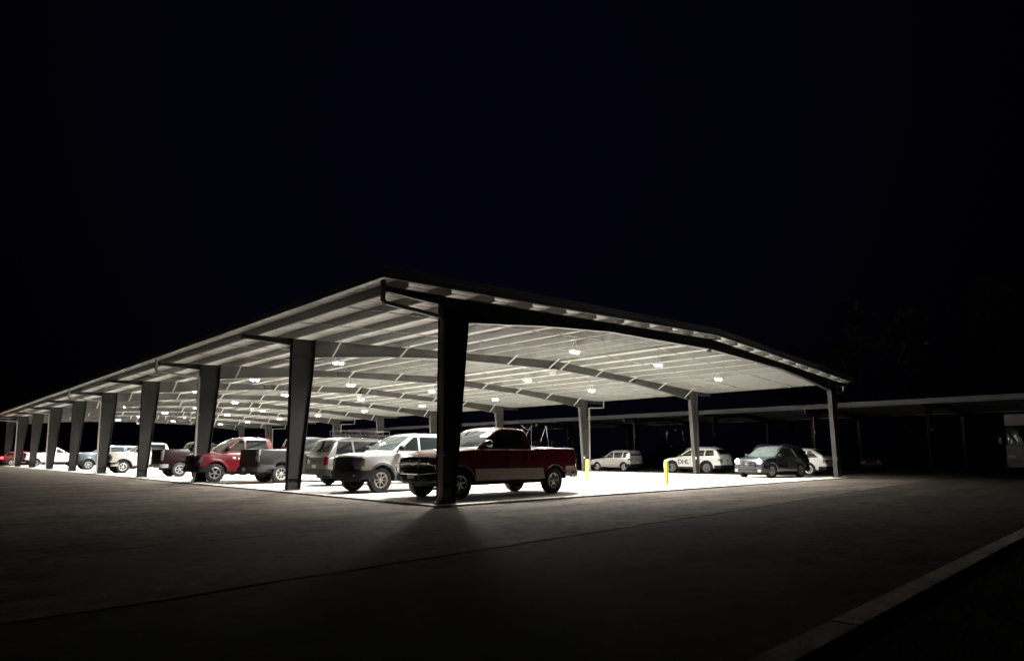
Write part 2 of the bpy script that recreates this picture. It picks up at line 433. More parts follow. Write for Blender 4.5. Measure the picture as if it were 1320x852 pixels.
# ------------------------------------------------------------------ lamps hanging under the lit canopy
ordn = ['first', 'second', 'third', 'fourth', 'fifth', 'sixth', 'seventh', 'eighth', 'ninth']
acr = ['nearest the left-hand eave', 'left of the ridge', 'right of the ridge', 'nearest the right-hand eave']
LX = [4.35, 10.3, 16.5, 22.4]
fx = None
for bi in range(9):
    yb = (FY[bi]+FY[bi+1])/2
    for ai, x in enumerate(LX):
        z = {0: 5.30, 1: 5.45, 2: 5.50, 3: 5.30}[ai]
        y = yb-.05
        if bi == 0 and ai == 0: x, y = 4.2, 4.5
        root = empty('canopy_light', (x, y, z), 0,
            'lit twin-panel lamp under the canopy, %s bay from the near end, %s' % (ordn[bi], acr[ai]), 'light', 'lamps hanging under the canopy roof')
        if fx is None:
            hb = MB().box(-.26, .26, -.12, .12, .03, .085)
            for i in range(9): hb.box(-.27+i*.065, -.262+i*.065, -.11, .11, .085, .125)
            le = MB()
            for q in (-.135, .135): le.lathe([(0, -.05), (.05, -.045), (.085, -.02), (.1, .01), (.1, .03)], 'z', 16, (q, 0, 0))
            H = hb.build('housing', M['fixture'], root); Ln = le.build('lens', M['lens'], root)
            fx = (H.data, Ln.data)
        else:
            for nm, me in zip(('housing', 'lens'), fx):
                o = bpy.data.objects.new(nm, me); COL.objects.link(o); o.parent = root
        hz = zd1(x)-.003-z
        MB().bar((-.2, 0, .12), (-.02, 0, hz-.03), .014).bar((.2, 0, .12), (.02, 0, hz-.03), .014).box(-.06, .06, -.05, .05, hz-.05, hz).build('hanger', M['fixture'], root)
        ld = bpy.data.lights.new('lamp', 'SPOT'); ld.energy = 11900; ld.color = (1, .985, .935)
        ld.spot_size = R(157); ld.spot_blend = 1.; ld.shadow_soft_size = .24
        lo = bpy.data.objects.new('lamp', ld); COL.objects.link(lo); lo.parent = root; lo.location = (0, 0, -.055)

# ------------------------------------------------------------------ vehicles
def interp(pts, x):
    if x <= pts[0][0]: return pts[0][1]
    for a, b_ in zip(pts[:-1], pts[1:]):
        if x <= b_[0]:
            t = (x-a[0])/(b_[0]-a[0]+1e-9); return a[1]+(b_[1]-a[1])*t
    return pts[-1][1]
def smooth_interp(pts, x, r=.09):
    return sum(interp(pts, x+d*r)*w_ for d, w_ in ((-1, .15), (-.5, .2), (0, .3), (.5, .2), (1, .15)))

class Car:
    """local x forward, y left, origin on the ground at mid-wheelbase"""
    def __init__(s, name, label, cat, loc, heading, P, group='parked vehicles'):
        s.P = P; s.root = empty(name, loc, heading, label, cat, group)
        s.xf, s.xr = P['xf'], P['xr']; s.w = P['w']/2; s.ax = (P['wb']/2, -P['wb']/2)
        s.R = P['tyre']; s.ra = s.R+P.get('gap', .07)
        s.top = sorted(P['top']); s.paint = P['paint']
        s.body(); s.cabin(); s.wheels(); s.front(); s.rear(); s.sides()
    # ---- surfaces
    def deform(s, x, y, z):
        w = s.w; kf = s.P.get('kf', .16); kr = s.P.get('kr', .08)
        q = min(1.2, abs(y)/w)
        tf = max(0, min(1, (x-(s.xf-1.0))/1.0)); tr = max(0, min(1, ((s.xr+.8)-x)/.8))
        x2 = x-kf*q**2.4*tf**1.5+kr*q**2.4*tr**1.5
        # nose rakes back slightly with height
        x2 -= s.P.get('rake', .06)*tf**2*max(0, z-.55)/.6
        x2 += s.P.get('rrake', .03)*tr**2*max(0, z-.6)/.6
        return (x2, y, z)
    def zt(s, x): return smooth_interp(s.top, x, .07)
    def plan(s, x):
        w = s.w; t = (s.xf-x)/.9; u = (x-s.xr)/.7
        f = 1.
        if t < 1: f -= .06*(1-max(t, 0))**2
        if u < 1: f -= .05*(1-max(u, 0))**2
        return w*f
    def side(s, x, z):
        f = 1-.055*max(0, (z-.85)/.5)**2-.06*max(0, (.62-z)/.4)**2
        y = s.plan(x)*f
        for a in s.ax:
            r = math.hypot(x-a, z-s.R)
            y += s.P.get('flare', .025)*math.exp(-((r-s.ra-.02)/.07)**2)
        # shoulder crease
        y -= .010*math.exp(-((z-s.P.get('crease', .78))/.035)**2)
        return y
    def zb(s, x):
        z = s.P.get('sill', .38)
        if x > s.ax[0]+s.ra: z += .0+s.P.get('fapp', .04)*(x-s.ax[0]-s.ra)
        if x < s.ax[1]-s.ra: z += s.P.get('rapp', .12)*(s.ax[1]-s.ra-x)+.02
        for a in s.ax:
            d = abs(x-a)
            if d < s.ra: z = max(z, s.R+math.sqrt(max(0, s.ra**2-d*d)))
        return z
    def body(s):
        P = s.P; xs = set(); r = .07
        x = s.xr
        while x < s.xf: xs.add(round(x, 4)); x += .07
        for a in s.ax:
            for k in range(13):
                xs.add(round(a+s.ra*math.cos(math.pi*k/12), 4))
            for q in (-1, 1): xs.add(round(a+q*(s.ra+.002), 4))
        for t in (0, .008, .025, .05, .08): xs.add(round(s.xf-t, 4)); xs.add(round(s.xr+t, 4))
        bed = P.get('bed')
        if bed:
            for q in (bed[0], bed[0]+.012, bed[1], bed[1]-.012): xs.add(round(q, 4))
        xs = sorted(q for q in xs if s.xr <= q <= s.xf)
        V = []; n = None
        for x in xs:
            d = 0
            t = min(s.xf-x, x-s.xr)
            if t < .08: d = .08-math.sqrt(max(0, .08**2-(.08-t)**2))
            zb, zt = s.zb(x)+d*.8, s.zt(x)-d*.8
            crown = P.get('crown', .045)
            inb = bed and bed[0] < x < bed[1]
            hw = lambda z: s.side(x, z)-d*.8
            ring = [(0, zb), (s.w*.5, zb), (hw(zb)-.05, zb), (hw(zb+.02)-.012, zb+.008), (hw(zb+.04), zb+.04)]
            z1, z2 = zb+.06, zt-.09
            for i in range(7):
                z = z1+(z2-z1)*(i+1)/8; ring.append((hw(z), z))
            ring += [(hw(z2), z2), (hw(zt-.045)-.008, zt-.04), (hw(zt)-.03, zt-.012), (hw(zt)-.06, zt)]
            yb = hw(zt)-.10
            if inb: ring += [(yb, zt), (yb-.004, P['bedfloor']), (yb*.5, P['bedfloor']), (0, P['bedfloor'])]
            else:
                cr = crown if not bed or x > bed[1] else 0
                ring += [(yb, zt+cr*.25), (yb-.02, zt+cr*.3), (yb*.5, zt+cr*.85), (0, zt+cr)]
            n = len(ring)
            full = [(y, z) for y, z in ring]+[(-y, z) for y, z in ring[-2:0:-1]]
            V.append([s.deform(x, y, z) for y, z in full])
        m = len(V[0]); vs = [p for ring in V for p in ring]; fs = []; mi = []
        for i in range(len(V)-1):
            for j in range(m):
                fs.append((i*m+j, (i+1)*m+j, (i+1)*m+(j+1) % m, i*m+(j+1) % m))
                under = j < 3 or j >= m-3
                inbed = bed and bed[0]-.001 < xs[i] and xs[i+1] < bed[1]+.001 and (n-4 <= j <= n+1)
                mi.append(1 if (under or inbed) else 0)
        fs.append(tuple(range(m))[::1]); mi.append(0)
        fs.append(tuple((len(V)-1)*m+j for j in range(m-1, -1, -1))); mi.append(0)
        o = link('body', vs, fs, [s.paint, M['dark']], s.root, mi); autosmooth(o, 40)
        s.bodyo = o
        # underbody
        mb = MB(); z0 = P.get('under', .26)
        mb.box(s.xr+.35, s.xf-.35, -.42, .42, z0, z0+.25)
        for a in s.ax: mb.box(a-s.ra-.02, a+s.ra+.02, -s.w+.30, s.w-.30, z0+.1, s.R+s.ra-.02)
        for a in s.ax: mb.tube([(a, -s.w+.15, s.R), (a, s.w-.15, s.R)], .06)
        mb.tube([(s.xr+.2, -.35, z0+.08), (0, -.35, z0+.08)], .04)
        mb.build('chassis', M['dark'], s.root)
    # greenhouse: P['roof'] list (x,z), P['belt']
    def gside(s, x, z):
        b_ = s.P['belt']; H = s.P['H']
        t = max(-.2, (z-b_)/(H-b_))
        hb = s.side(x, b_)-.045; hr = s.w*s.P.get('tumble', .76)
        y = hb+(hr-hb)*t-.02*t*(1-t)*-1
        return y
    def groof(s, x): return smooth_interp(s.gp, x, .06)
    def gdef(s, x, y, z):
        q = min(1., abs(y)/s.w); xm = (s.gp[0][0]+s.gp[-1][0])/2
        k = .13*q**2*(1 if x > xm else -.5)*min(1, abs(x-xm)/.8)
        return (x-k, y, z)
    def gtop(s, x, y):
        zr = s.groof(x); yh = max(.2, s.gside(x, zr)-.05)
        return zr+.035*(1-min(1, (y/yh)**2))*min(1, max(0, (zr-s.P['belt'])/.2))
    def cabin(s):
        P = s.P; s.gp = sorted(P['roof']); b_ = P['belt']-.06
        xs = []; x = s.gp[0][0]
        while x < s.gp[-1][0]-.02: xs.append(x); x += .06
        xs.append(s.gp[-1][0])
        V = []
        for x in xs:
            zr = max(s.groof(x), b_+.02); h = s.gside
            ring = [(h(x, b_), b_)]
            for i in range(5):
                z = b_+(zr-.06-b_)*(i+1)/5
                if zr-b_ < .08: z = b_+(zr-b_)*(i+1)/7
                ring.append((h(x, z), z))
            e_ = min(.06, (zr-b_)*.4)
            ring += [(h(x, zr)-.012, zr-e_*.35), (h(x, zr)-.045, zr-.002), (h(x, zr)-.1, s.gtop(x, h(x, zr)-.1))]
            for q in (.75, .5, .25, 0): ring.append((q*(h(x, zr)-.1), s.gtop(x, q*(h(x, zr)-.1))))
            full = ring+[(-y, z) for y, z in ring[-2::-1]]
            V.append([s.gdef(x, y, z) for y, z in full])
        m = len(V[0]); vs = [p for r_ in V for p in r_]
        fs = [(i*m+j, (i+1)*m+j, (i+1)*m+j+1, i*m+j+1) for i in range(len(V)-1) for j in range(m-1)]
        fs.append(tuple(range(m))); fs.append(tuple((len(V)-1)*m+j for j in range(m-1, -1, -1)))
        o = link('cabin', vs, fs, P.get('roofpaint', s.paint), s.root); autosmooth(o, 38)
        # windshield and rear glass on the top surface
        def topglass(name, xa, xb, inset, m, nseg=10):
            vs = []; fs = []; ny = 12
            for i in range(nseg+1):
                x = xa+(xb-xa)*i/nseg; zr = s.groof(x); yh = s.gside(x, zr)-inset
                for j in range(ny+1):
                    y = yh*(2*j/ny-1); p = s.gdef(x, y, s.gtop(x, y))
                    sl = (s.groof(x+.02)-s.groof(x-.02))/.04; L = math.hypot(1, sl)
                    off = .007
                    vs.append((p[0]-sl/L*off, p[1], p[2]+off/L))
            for i in range(nseg):
                for j in range(ny): fs.append((i*(ny+1)+j, (i+1)*(ny+1)+j, (i+1)*(ny+1)+j+1, i*(ny+1)+j+1))
            return link(name, vs, fs, m, s.root, smooth=True)
        if P.get('ws'): topglass('windshield', *P['ws'], .07, M['wglass'])
        if P.get('rw'): topglass('rear_window', *P['rw'], .12, M['glass'])
        for sg in (1, -1):
            for q in P['windows']:
                s.gpatch('side_window', q, sg, M['glass'], .006)
            for (x, z0, z1, wd) in P.get('pillars', []):
                s.gpatch('door_pillar', [(x-wd, z0), (x+wd, z0), (x+wd, z1), (x-wd, z1)], sg, M['blackpl'], .012)
        for x in P.get('rails', []):
            pass
        if P.get('roofrails'):
            xa, xb = P['roofrails']
            for sg in (1, -1):
                mb = MB(); pts = []
                for i in range(9):
                    x = xa+(xb-xa)*i/8; y = s.gside(x, s.groof(x))-.08
                    pts.append((x, sg*y, s.groof(x)+(.065 if 0 < i < 8 else .01)))
                mb.tube(pts, .018); mb.build('roof_rail', P.get('railmat', M['blackpl']), s.root)
    def gpatch(s, name, q, sg, m, off, nu=8, nv=5, fn=None, df=None):
        (ax, az), (bx, bz), (cx, cz), (dx, dz) = q    # rear-bottom, front-bottom, front-top, rear-top
        vs = []; fs = []; fn = fn or s.gside; df = df or s.gdef
        for j in range(nv+1):
            v = j/nv
            for i in range(nu+1):
                u = i/nu
                x = (ax*(1-u)+bx*u)*(1-v)+(dx*(1-u)+cx*u)*v
                z = (az*(1-u)+bz*u)*(1-v)+(dz*(1-u)+cz*u)*v
                p = df(x, fn(x, z), z); vs.append((p[0], sg*(p[1]+off), p[2]))
        k = nu+1
        for j in range(nv):
            for i in range(nu):
                f = (j*k+i, j*k+i+1, (j+1)*k+i+1, (j+1)*k+i); fs.append(f if sg < 0 else f[::-1])
        # skirt back to the panel
        rim = [i for i in range(k)]+[j*k+nu for j in range(1, nv+1)]+[nv*k+i for i in range(nu-1, -1, -1)]+[j*k for j in range(nv-1, 0, -1)]
        n0 = len(vs)
        for i in rim: vs.append((vs[i][0], vs[i][1]-sg*(off+.01), vs[i][2]))
        R_ = len(rim)
        for a in range(R_):
            f = (rim[a], n0+a, n0+(a+1) % R_, rim[(a+1) % R_]); fs.append(f if sg < 0 else f[::-1])
        o = link(name, vs, fs, m, s.root); autosmooth(o, 40); return o
    def bpatch(s, name, q, sg, m, off=.006, nu=10, nv=3):
        return s.gpatch(name, q, sg, m, off, nu, nv, s.side, s.deform)
    def wheels(s):
        Rr = s.R; tw = s.P.get('tw', .13); rr = s.P.get('rim', .62)*Rr
        prof = [(rr, -tw*.8), (rr+.02, -tw*.95), (Rr-.05, -tw), (Rr-.015, -tw*.86), (Rr, -tw*.6), (Rr, tw*.6), (Rr-.015, tw*.86), (Rr-.05, tw), (rr+.02, tw*.95), (rr, tw*.8)]
        tb = MB().lathe(prof, 'y', 36, closed=True)
        for k in range(36):                           # tread blocks
            a = 2*math.pi*k/36; c, sn = math.cos(a), math.sin(a)
            for yy in (-.6, 0, .6):
                tb.bar((c*(Rr-.002), yy*tw-.03, sn*(Rr-.002)), (c*(Rr-.002), yy*tw+.03, sn*(Rr-.002)), .03, .008)
        rb = MB(); ns = s.P.get('spokes', 6)
        rb.lathe([(rr+.004, tw*.80), (rr-.012, tw*.86), (rr-.035, tw*.84), (rr-.045, tw*.66), (rr-.05, -tw*.5)], 'y', 36, mi=0)
        rb.lathe([(0, tw*.15), (rr-.03, tw*.15)], 'y', 24, mi=1)
        rb.lathe([(0, tw*.74), (.045, tw*.74), (.065, tw*.6), (.07, tw*.2)], 'y', 20, mi=0)
        wsp = s.P.get('spokew', .05)
        for k in range(ns):
            a = 2*math.pi*(k+.25)/ns
            d = Vector((math.cos(a), 0, math.sin(a))); t = Vector((-math.sin(a), 0, math.cos(a)))
            pts = []
            for r_, wd, yy in ((.05, wsp*.8, tw*.68), (rr*.6, wsp*.62, tw*.62), (rr-.018, wsp*1.0, tw*.72)):
                pts.append((d*r_-t*wd/2, yy)); pts.append((d*r_+t*wd/2, yy))
            vs = [(p.x, y, p.z) for p, y in pts]+[(p.x, y-.05, p.z) for p, y in pts]
            rb.add(vs, [(0, 2, 3, 1), (2, 4, 5, 3), (0, 6, 8, 2), (2, 8, 10, 4), (1, 3, 9, 7), (3, 5, 11, 9)], 0)
        tm = tb.build('wheel', M['tyre'], s.root); autosmooth(tm, 35)
        rm = rb.build('rim', [s.P.get('rimmat', M['alloy']), M['dark']], tm)
        tme, rme = tm.data, rm.data
        y = s.w-tw-.015
        first = True
        for a in s.ax:
            for sg in (1, -1):
                if first: o = tm; r_ = rm; first = False
                else:
                    o = bpy.data.objects.new('wheel', tme); COL.objects.link(o); o.parent = s.root
                    r_ = bpy.data.objects.new('rim', rme); COL.objects.link(r_); r_.parent = o
                o.location = (a, sg*y, s.R-.003)
                if sg < 0: o.rotation_euler = (0, random.uniform(0, 1), math.pi)
                else: o.rotation_euler = (0, random.uniform(0, 1), 0)
    # perimeter curve of nose/tail at height z; arc length from centre line
    def perim(s, end, sarc, z):
        key = (end, round(z, 3))
        if not hasattr(s, '_pc'): s._pc = {}
        if key not in s._pc:
            pts = []; x0 = s.xf if end > 0 else s.xr
            hw0 = s.side(x0, z)-.06
            for i in range(13): pts.append(s.deform(x0, hw0*i/12, z))
            for t in (.004, .012, .025, .045, .08, .14, .22, .32, .44, .58, .74, .92, 1.1):
                x = x0-end*t
                d = .08-math.sqrt(max(0, .08**2-(.08-t)**2)) if t < .08 else 0
                pts.append(s.deform(x, s.side(x, z)-d*.8, z))
            acc = [0]
            for a, b_ in zip(pts[:-1], pts[1:]): acc.append(acc[-1]+math.dist(a[:2], b_[:2]))
            s._pc[key] = (pts, acc)
        pts, acc = s._pc[key]; q = abs(sarc)
        for i in range(len(acc)-1):
            if q <= acc[i+1] or i == len(acc)-2:
                t = min(1, (q-acc[i])/(acc[i+1]-acc[i])); a, b_ = pts[i], pts[i+1]
                p = [a[k]+(b_[k]-a[k])*t for k in range(3)]
                n = Vector((b_[1]-a[1], -(b_[0]-a[0]), 0))
                n.normalize()
                if n.x*end < 0 and abs(n.x) > abs(n.y): n = -n
                if n.y < -.05: n = -n
                sg = 1 if sarc >= 0 else -1
                return Vector((p[0], p[1]*sg, z)), Vector((n.x, n.y*sg, 0))
    def pp(s, name, end, s0, s1, z0, z1, m, off=.01, thick=.03, ns=14, nz=3, parent=None, zs1=None, zs0=None):
        """panel that follows the nose or tail outline; zs0/zs1 = z-range at the s1 end"""
        vs = []; fs = []
        for j in range(nz+1):
            for i in range(ns+1):
                u = i/ns; sa = s0+(s1-s0)*u
                za = z0+((zs0 if zs0 is not None else z0)-z0)*u; zb_ = z1+((zs1 if zs1 is not None else z1)-z1)*u
                z = za+(zb_-za)*j/nz
                p, n = s.perim(end, sa, z); vs.append(p+n*off)
        k = ns+1
        for j in range(nz):
            for i in range(ns): fs.append((j*k+i, j*k+i+1, (j+1)*k+i+1, (j+1)*k+i))
        rim = list(range(k))+[j*k+ns for j in range(1, nz+1)]+[nz*k+i for i in range(ns-1, -1, -1)]+[j*k for j in range(nz-1, 0, -1)]
        n0 = len(vs)
        for i in rim:
            sa = s0+(s1-s0)*(i % k)/ns
            p, n = s.perim(end, sa, vs[i].z); vs.append(p-n*(thick-off))
        for a in range(len(rim)): fs.append((rim[a], n0+a, n0+(a+1) % len(rim), rim[(a+1) % len(rim)]))
        o = link(name, vs, fs, m, parent or s.root); autosmooth(o, 40); return o
    def front(s):
        P = s.P; F = P['front']
        g0, g1, gw = F['grille']
        gr = s.pp('grille', 1, -gw, gw, g0, g1, F.get('grillemat', M['blackpl']), .012, .04)
        nb = F.get('bars', 3)
        for i in range(nb):
            z = g0+(g1-g0)*(i+.5)/nb
            s.pp('grille_bar', 1, -gw*.96, gw*.96, z-.018, z+.018, F.get('barmat', M['blackpl']), .028, .03, parent=gr, nz=1)
        l0, l1, a, b_ = F['lamp']
        for sg in (1, -1):
            h = s.pp('headlight', 1, sg*a, sg*b_, l0, l1, F.get('lampmat', M['clear']), .014, .04, zs1=F.get('lz1'), zs0=F.get('lz0'))
            s.pp('lamp_bezel', 1, sg*(a-.015), sg*(b_+.012), l0-.015, l1+.015, M['blackpl'], .006, .03, parent=h, zs1=(F['lz1']+.012 if F.get('lz1') else None), zs0=(F['lz0']-.012 if F.get('lz0') else None))
        b0, b1 = F['bumper']
        bm = s.pp('front_bumper', 1, -1.45, 1.45, b0, b1, F.get('bumpermat', M['blackpl']), F.get('bo', .05), .12, ns=26)
        s.pp('air_intake', 1, -.45, .45, b0+.04, b0+(b1-b0)*.55, M['dark'], F.get('bo', .05)+.006, .02, parent=bm, nz=1)
        for sg in (1, -1):
            s.pp('fog_lamp', 1, sg*.62, sg*.76, b0+.06, b0+.16, F.get('fogmat', M['clear']), F.get('bo', .05)+.01, .02, parent=bm, nz=1, ns=4)
        if F.get('plate'):
            s.pp('licence_plate', 1, -.15, .15, b0+.1, b0+.24, M['plate'], F.get('bo', .05)+.014, .02, parent=bm, nz=1, ns=4)
        if F.get('badge'):
            s.pp('emblem', 1, -.09, .09, (g0+g1)/2-.05, (g0+g1)/2+.06, M['chrome'], .045, .03, parent=gr, nz=1, ns=4)
    def rear(s):
        P = s.P; T = P['rear']
        l0, l1, a, b_ = T['lamp']
        for sg in (1, -1):
            s.pp('tail_light', -1, sg*a, sg*b_, l0, l1, T.get('lampmat', M['redlens']), .014, .04, ns=8)
        b0, b1 = T['bumper']
        bm = s.pp('rear_bumper', -1, -1.3, 1.3, b0, b1, T.get('bumpermat', M['blackpl']), T.get('bo', .05), .1, ns=24)
        g0, g1, gw = T['gate']
        gt = s.pp('tailgate', -1, -gw, gw, g0, g1, T.get('gatemat', s.paint), .012, .03)
        s.pp('gate_handle', -1, -.12, .12, g0+(g1-g0)*.62, g0+(g1-g0)*.62+.06, T.get('handlemat', M['blackpl']), .026, .03, parent=gt, nz=1, ns=4)
        s.pp('licence_plate', -1, -.15, .15, *T.get('plate', (b0+.03, b0+.16)), M['plate'], T.get('bo', .05)+.014 if 'plate' not in T else .03, .02, parent=gt, nz=1, ns=4)
        if T.get('lampcap'):
            for sg in (1, -1): s.pp('reverse_light', -1, sg*(a+.03), sg*(b_-.05), l0+.04, l0+.12, M['clear'], .02, .02, nz=1, ns=4)
        for sg in T.get('exhaust', ()):
            MB().tube([(s.xr+.35, sg*.5, .3), (s.xr+.03, sg*.5, .3)], .035, 10).build('exhaust_pipe', M['chrome'], s.root)
    def sides(s):
        P = s.P; D = P['doors']; zs = P.get('sill', .38)+.06; zt = P['belt']-.03
        for sg in (1, -1):
            for x in D:
                s.bpatch('door_seam', [(x-.005, zs), (x+.005, zs), (x+.005, zt), (x-.005, zt)], sg, M['seam'], .002, 1, 10)
            s.bpatch('door_seam', [(D[-1], zs), (D[0], zs), (D[0], zs+.009), (D[-1], zs+.009)], sg, M['seam'], .002, 12, 1)
            for x in P.get('handles', []):
                z = P['belt']-.16
                s.bpatch('door_handle', [(x-.1, z-.015), (x+.1, z-.015), (x+.1, z+.02), (x-.1, z+.02)], sg, P.get('handlemat', M['chrome']), .035, 4, 1)
            # mirror
            mx, mz = P['mirror']; y = s.gside(mx, mz)
            mb = MB()
            ws_ = P.get('msize', (.09, .2, .19))
            n = 10; vs = []
            for (dx, sc_) in ((-.5, .82), (-.35, .98), (0, 1.), (.35, .8), (.5, .5)):
                for k in range(n):
                    a = 2*math.pi*k/n; ca, sa = math.cos(a), math.sin(a)
                    ex = lambda v: math.copysign(abs(v)**.6, v)
                    vs.append((mx+dx*ws_[0]*2, sg*(y+.07+ws_[1]/2+ex(ca)*ws_[1]/2*sc_), mz+ex(sa)*ws_[2]/2*sc_))
            fs = [(i*n+j, i*n+(j+1) % n, (i+1)*n+(j+1) % n, (i+1)*n+j) for i in range(4) for j in range(n)]
            fs += [tuple(range(n)), tuple(4*n+j for j in range(n))]
            mb.add(vs, fs, 0)
            mb.bar((mx+.02, sg*(y-.03), mz-.05), (mx+.02, sg*(y+.1), mz-.03), .05, .04)
            o = mb.build('side_mirror', P.get('mirrormat', M['blackpl']), s.root); autosmooth(o, 50)
            MB().box(mx-ws_[0]-.006, mx-ws_[0]-.001, *sorted((sg*(y+.09), sg*(y+.05+ws_[1]))), mz-.06, mz+.06).build('mirror_glass', M['chrome'], o)
            for (x0, x1, z0, z1, m_) in P.get('cladding', []):
                s.bpatch('rocker_panel', [(x0, z0), (x1, z0), (x1, z1), (x0, z1)], sg, m_, .008, 14, 3)
            if P.get('archtrim'):
                for a in s.ax:
                    vs = []; fs = []; n = 22
                    for i in range(n+1):
                        t = math.pi*(-.03+1.06*i/n)
                        for r_, o_ in ((s.ra-.006, -.03), (s.ra-.006, .03), (s.ra+.07, .026), (s.ra+.075, -.01)):
                            x, z = a+r_*math.cos(t), s.R+r_*math.sin(t)
                            p = s.deform(x, s.side(x, z), z); vs.append((p[0], sg*(p[1]+o_), p[2]))
                    for i in range(n):
                        for j in range(3): fs.append((i*4+j, (i+1)*4+j, (i+1)*4+j+1, i*4+j+1))
                    o2 = link('wheel_arch_trim', vs, fs, P['archtrim'], s.root); autosmooth(o2, 50)

def pickup(paint_, cabshift=0., cablen=None, L=5.75, wb=3.7, H=1.97, w=2.0, crew=True, belt=1.36, hood=1.27, rail=1.42, tyre=.41, fo=.95, **kw):
    xf = wb/2+fo; xr = xf-L
    cabl = cablen or (2.45 if crew else 2.0)
    xw = wb/2-.42-cabshift                        # windshield base
    xc = xw-.18-cabl+.1                  # cab rear
    P = dict(xf=xf, xr=xr, w=w, wb=wb, tyre=tyre, gap=.085, paint=paint_, belt=belt, H=H,
        top=[(xr, rail), (xc-.04, rail), (xc+.02, belt-.02), (xw-.3, belt-.02), (xw+.15, hood+.03), (xf-.5, hood), (xf-.12, hood-.05), (xf, hood-.12)],
        roof=[(xc-.03, belt-.05), (xc+.10, belt+.25), (xc+.22, H-.06), (xc+.45, H-.015), (xc+1.2, H), (xw-1.25, H-.012), (xw-1.0, H-.04), (xw-.82, H-.10), (xw-.4, (H+belt)/2+.0), (xw+.12, belt-.03)],
        ws=(xw-.78, xw+.0), rw=(xc+.02, xc+.18), bed=(xr+.08, xc-.08), bedfloor=.85, crown=.05,
        tumble=.78, sill=.46, under=.33, doors=[xw-.12, xw-1.12]+([xc+.3] if crew else [xc+.32]), handles=[xw-.98]+([xc+.5] if crew else []),
        mirror=(xw-.3, belt+.12), tw=.135, flare=.03, kf=.17, kr=.05,
        front=dict(grille=(.78, 1.16, .58), lamp=(.86, 1.12, .62, 1.02), bumper=(.46, .72), bars=3),
        rear=dict(lamp=(.92, rail-.05, .78, 1.02), bumper=(.5, .7), gate=(.74, rail-.06, .74)))
    xa = xw-.22; xm = xw-1.12
    zt = H-.12; zb = belt+.045
    if crew: P['windows'] = [[(xm+.05, zb), (xa, zb), (xw-.88, zt), (xm+.05, zt)], [(xc+.30, zb), (xm-.05, zb), (xm-.05, zt), (xc+.42, zt)]]
    else: P['windows'] = [[(xm+.05, zb), (xa, zb), (xw-.88, zt), (xm+.05, zt)], [(xc+.28, zb), (xm-.05, zb), (xm-.05, zt), (xc+.36, zt)]]
    P.update({k_: v for k_, v in kw.items() if k_ not in ('front', 'rear')})
    P['front'].update(kw.get('front', {})); P['rear'].update(kw.get('rear', {}))
    return P

def suv(paint_, L=4.7, wb=2.75, H=1.7, w=1.88, belt=1.05, hood=1.0, tyre=.355, fo=.88, boxy=0., **kw):
    xf = wb/2+fo; xr = xf-L
    xw = wb/2-.28 if 'xw' not in kw else kw['xw']
    zb, zt = belt+.04, H-.15
    rear_top = xr+.55-.35*boxy; rear_mid = xr+.16-.08*boxy
    P = dict(xf=xf, xr=xr, w=w, wb=wb, tyre=tyre, gap=.065, paint=paint_, belt=belt, H=H,
        top=[(xr, belt-.08), (xr+.2, belt-.01), (xw-.2, belt-.01), (xw+.12, hood+.02), (xf-.45, hood-.05), (xf-.15, hood-.13), (xf, hood-.22)],
        roof=[(rear_mid-.08, belt-.05), (rear_mid+.05, belt+.18), (rear_top, H-.10), (rear_top+.25, H-.02), (xw-1.5, H), (xw-1.05, H-.02), (xw-.8, H-.09), (xw+.12, belt-.04)],
        ws=(xw-.72, xw+.02), rw=(rear_mid+.03, rear_top-.03), crown=.05, tumble=.77, sill=.30, under=.2,
        doors=[xw-.2, xw-1.1, -wb/2+.25], handles=[xw-.95, -wb/2+.42],
        mirror=(xw-.3, belt+.1), tw=.11, flare=.02, rim=.66, spokes=5, msize=(.08, .18, .15),
        windows=[[(xw-1.07, zb), (xw-.2, zb), (xw-.88, zt), (xw-1.05, zt)],
                 [(-wb/2+.18, zb), (xw-1.16, zb), (xw-1.13, zt), (-wb/2+.14, zt)],
                 [(rear_mid+.26, zb+.03), (-wb/2+.08, zb), (-wb/2+.04, zt), (rear_top+.10, zt)]],
        front=dict(grille=(.56, .82, .45), lamp=(.66, .80, .5, .92), bumper=(.3, .5), bo=.02, bars=3, bumpermat=M['blackpl']),
        rear=dict(lamp=(.76, .98, .62, 1.02), bumper=(.34, .56), bo=.02, gate=(.58, belt-.12, .6), plate=(.62, .74)))
    P.update({k_: v for k_, v in kw.items() if k_ not in ('front', 'rear', 'xw')})
    P['front'].update(kw.get('front', {})); P['rear'].update(kw.get('rear', {}))
    return P

PI = math.pi
maroon = paint('maroon_paint', (.075, .003, .006), .25)
palegrey = paint('pale_grey_paint', (.22, .228, .215), .34)
silver = paint('silver_grey_paint', (.12, .118, .11), .34, .35)
blackp = paint('black_paint', (.006, .006, .007), .22)
red = paint('red_paint', (.095, .003, .007), .28)
dmaroon = paint('dark_maroon_paint', (.006, .0012, .0018), .3, coat=0., spec=.12)
white = paint('white_paint', (.70, .69, .66), .35)
ivory = paint('ivory_white_paint', (.42, .395, .345), .35)
slate = paint('slate_blue_paint', (.05, .07, .09), .28)
greywag = paint('silver_wagon_paint', (.36, .34, .32), .32, .3)
bluegrey = paint('dark_blue_grey_paint', (.011, .014, .018), .25)
charc = paint('charcoal_paint', (.012, .0125, .012), .35, coat=0., spec=.18)

def place(nose_x, yc, P, flip=False):
    """flip False: nose towards -x at nose_x ; flip True: tail at nose_x, nose towards +x"""
    if not flip: return (nose_x+P['xf'], yc, 0), PI
    return (nose_x-P['xr'], yc, 0), 0.

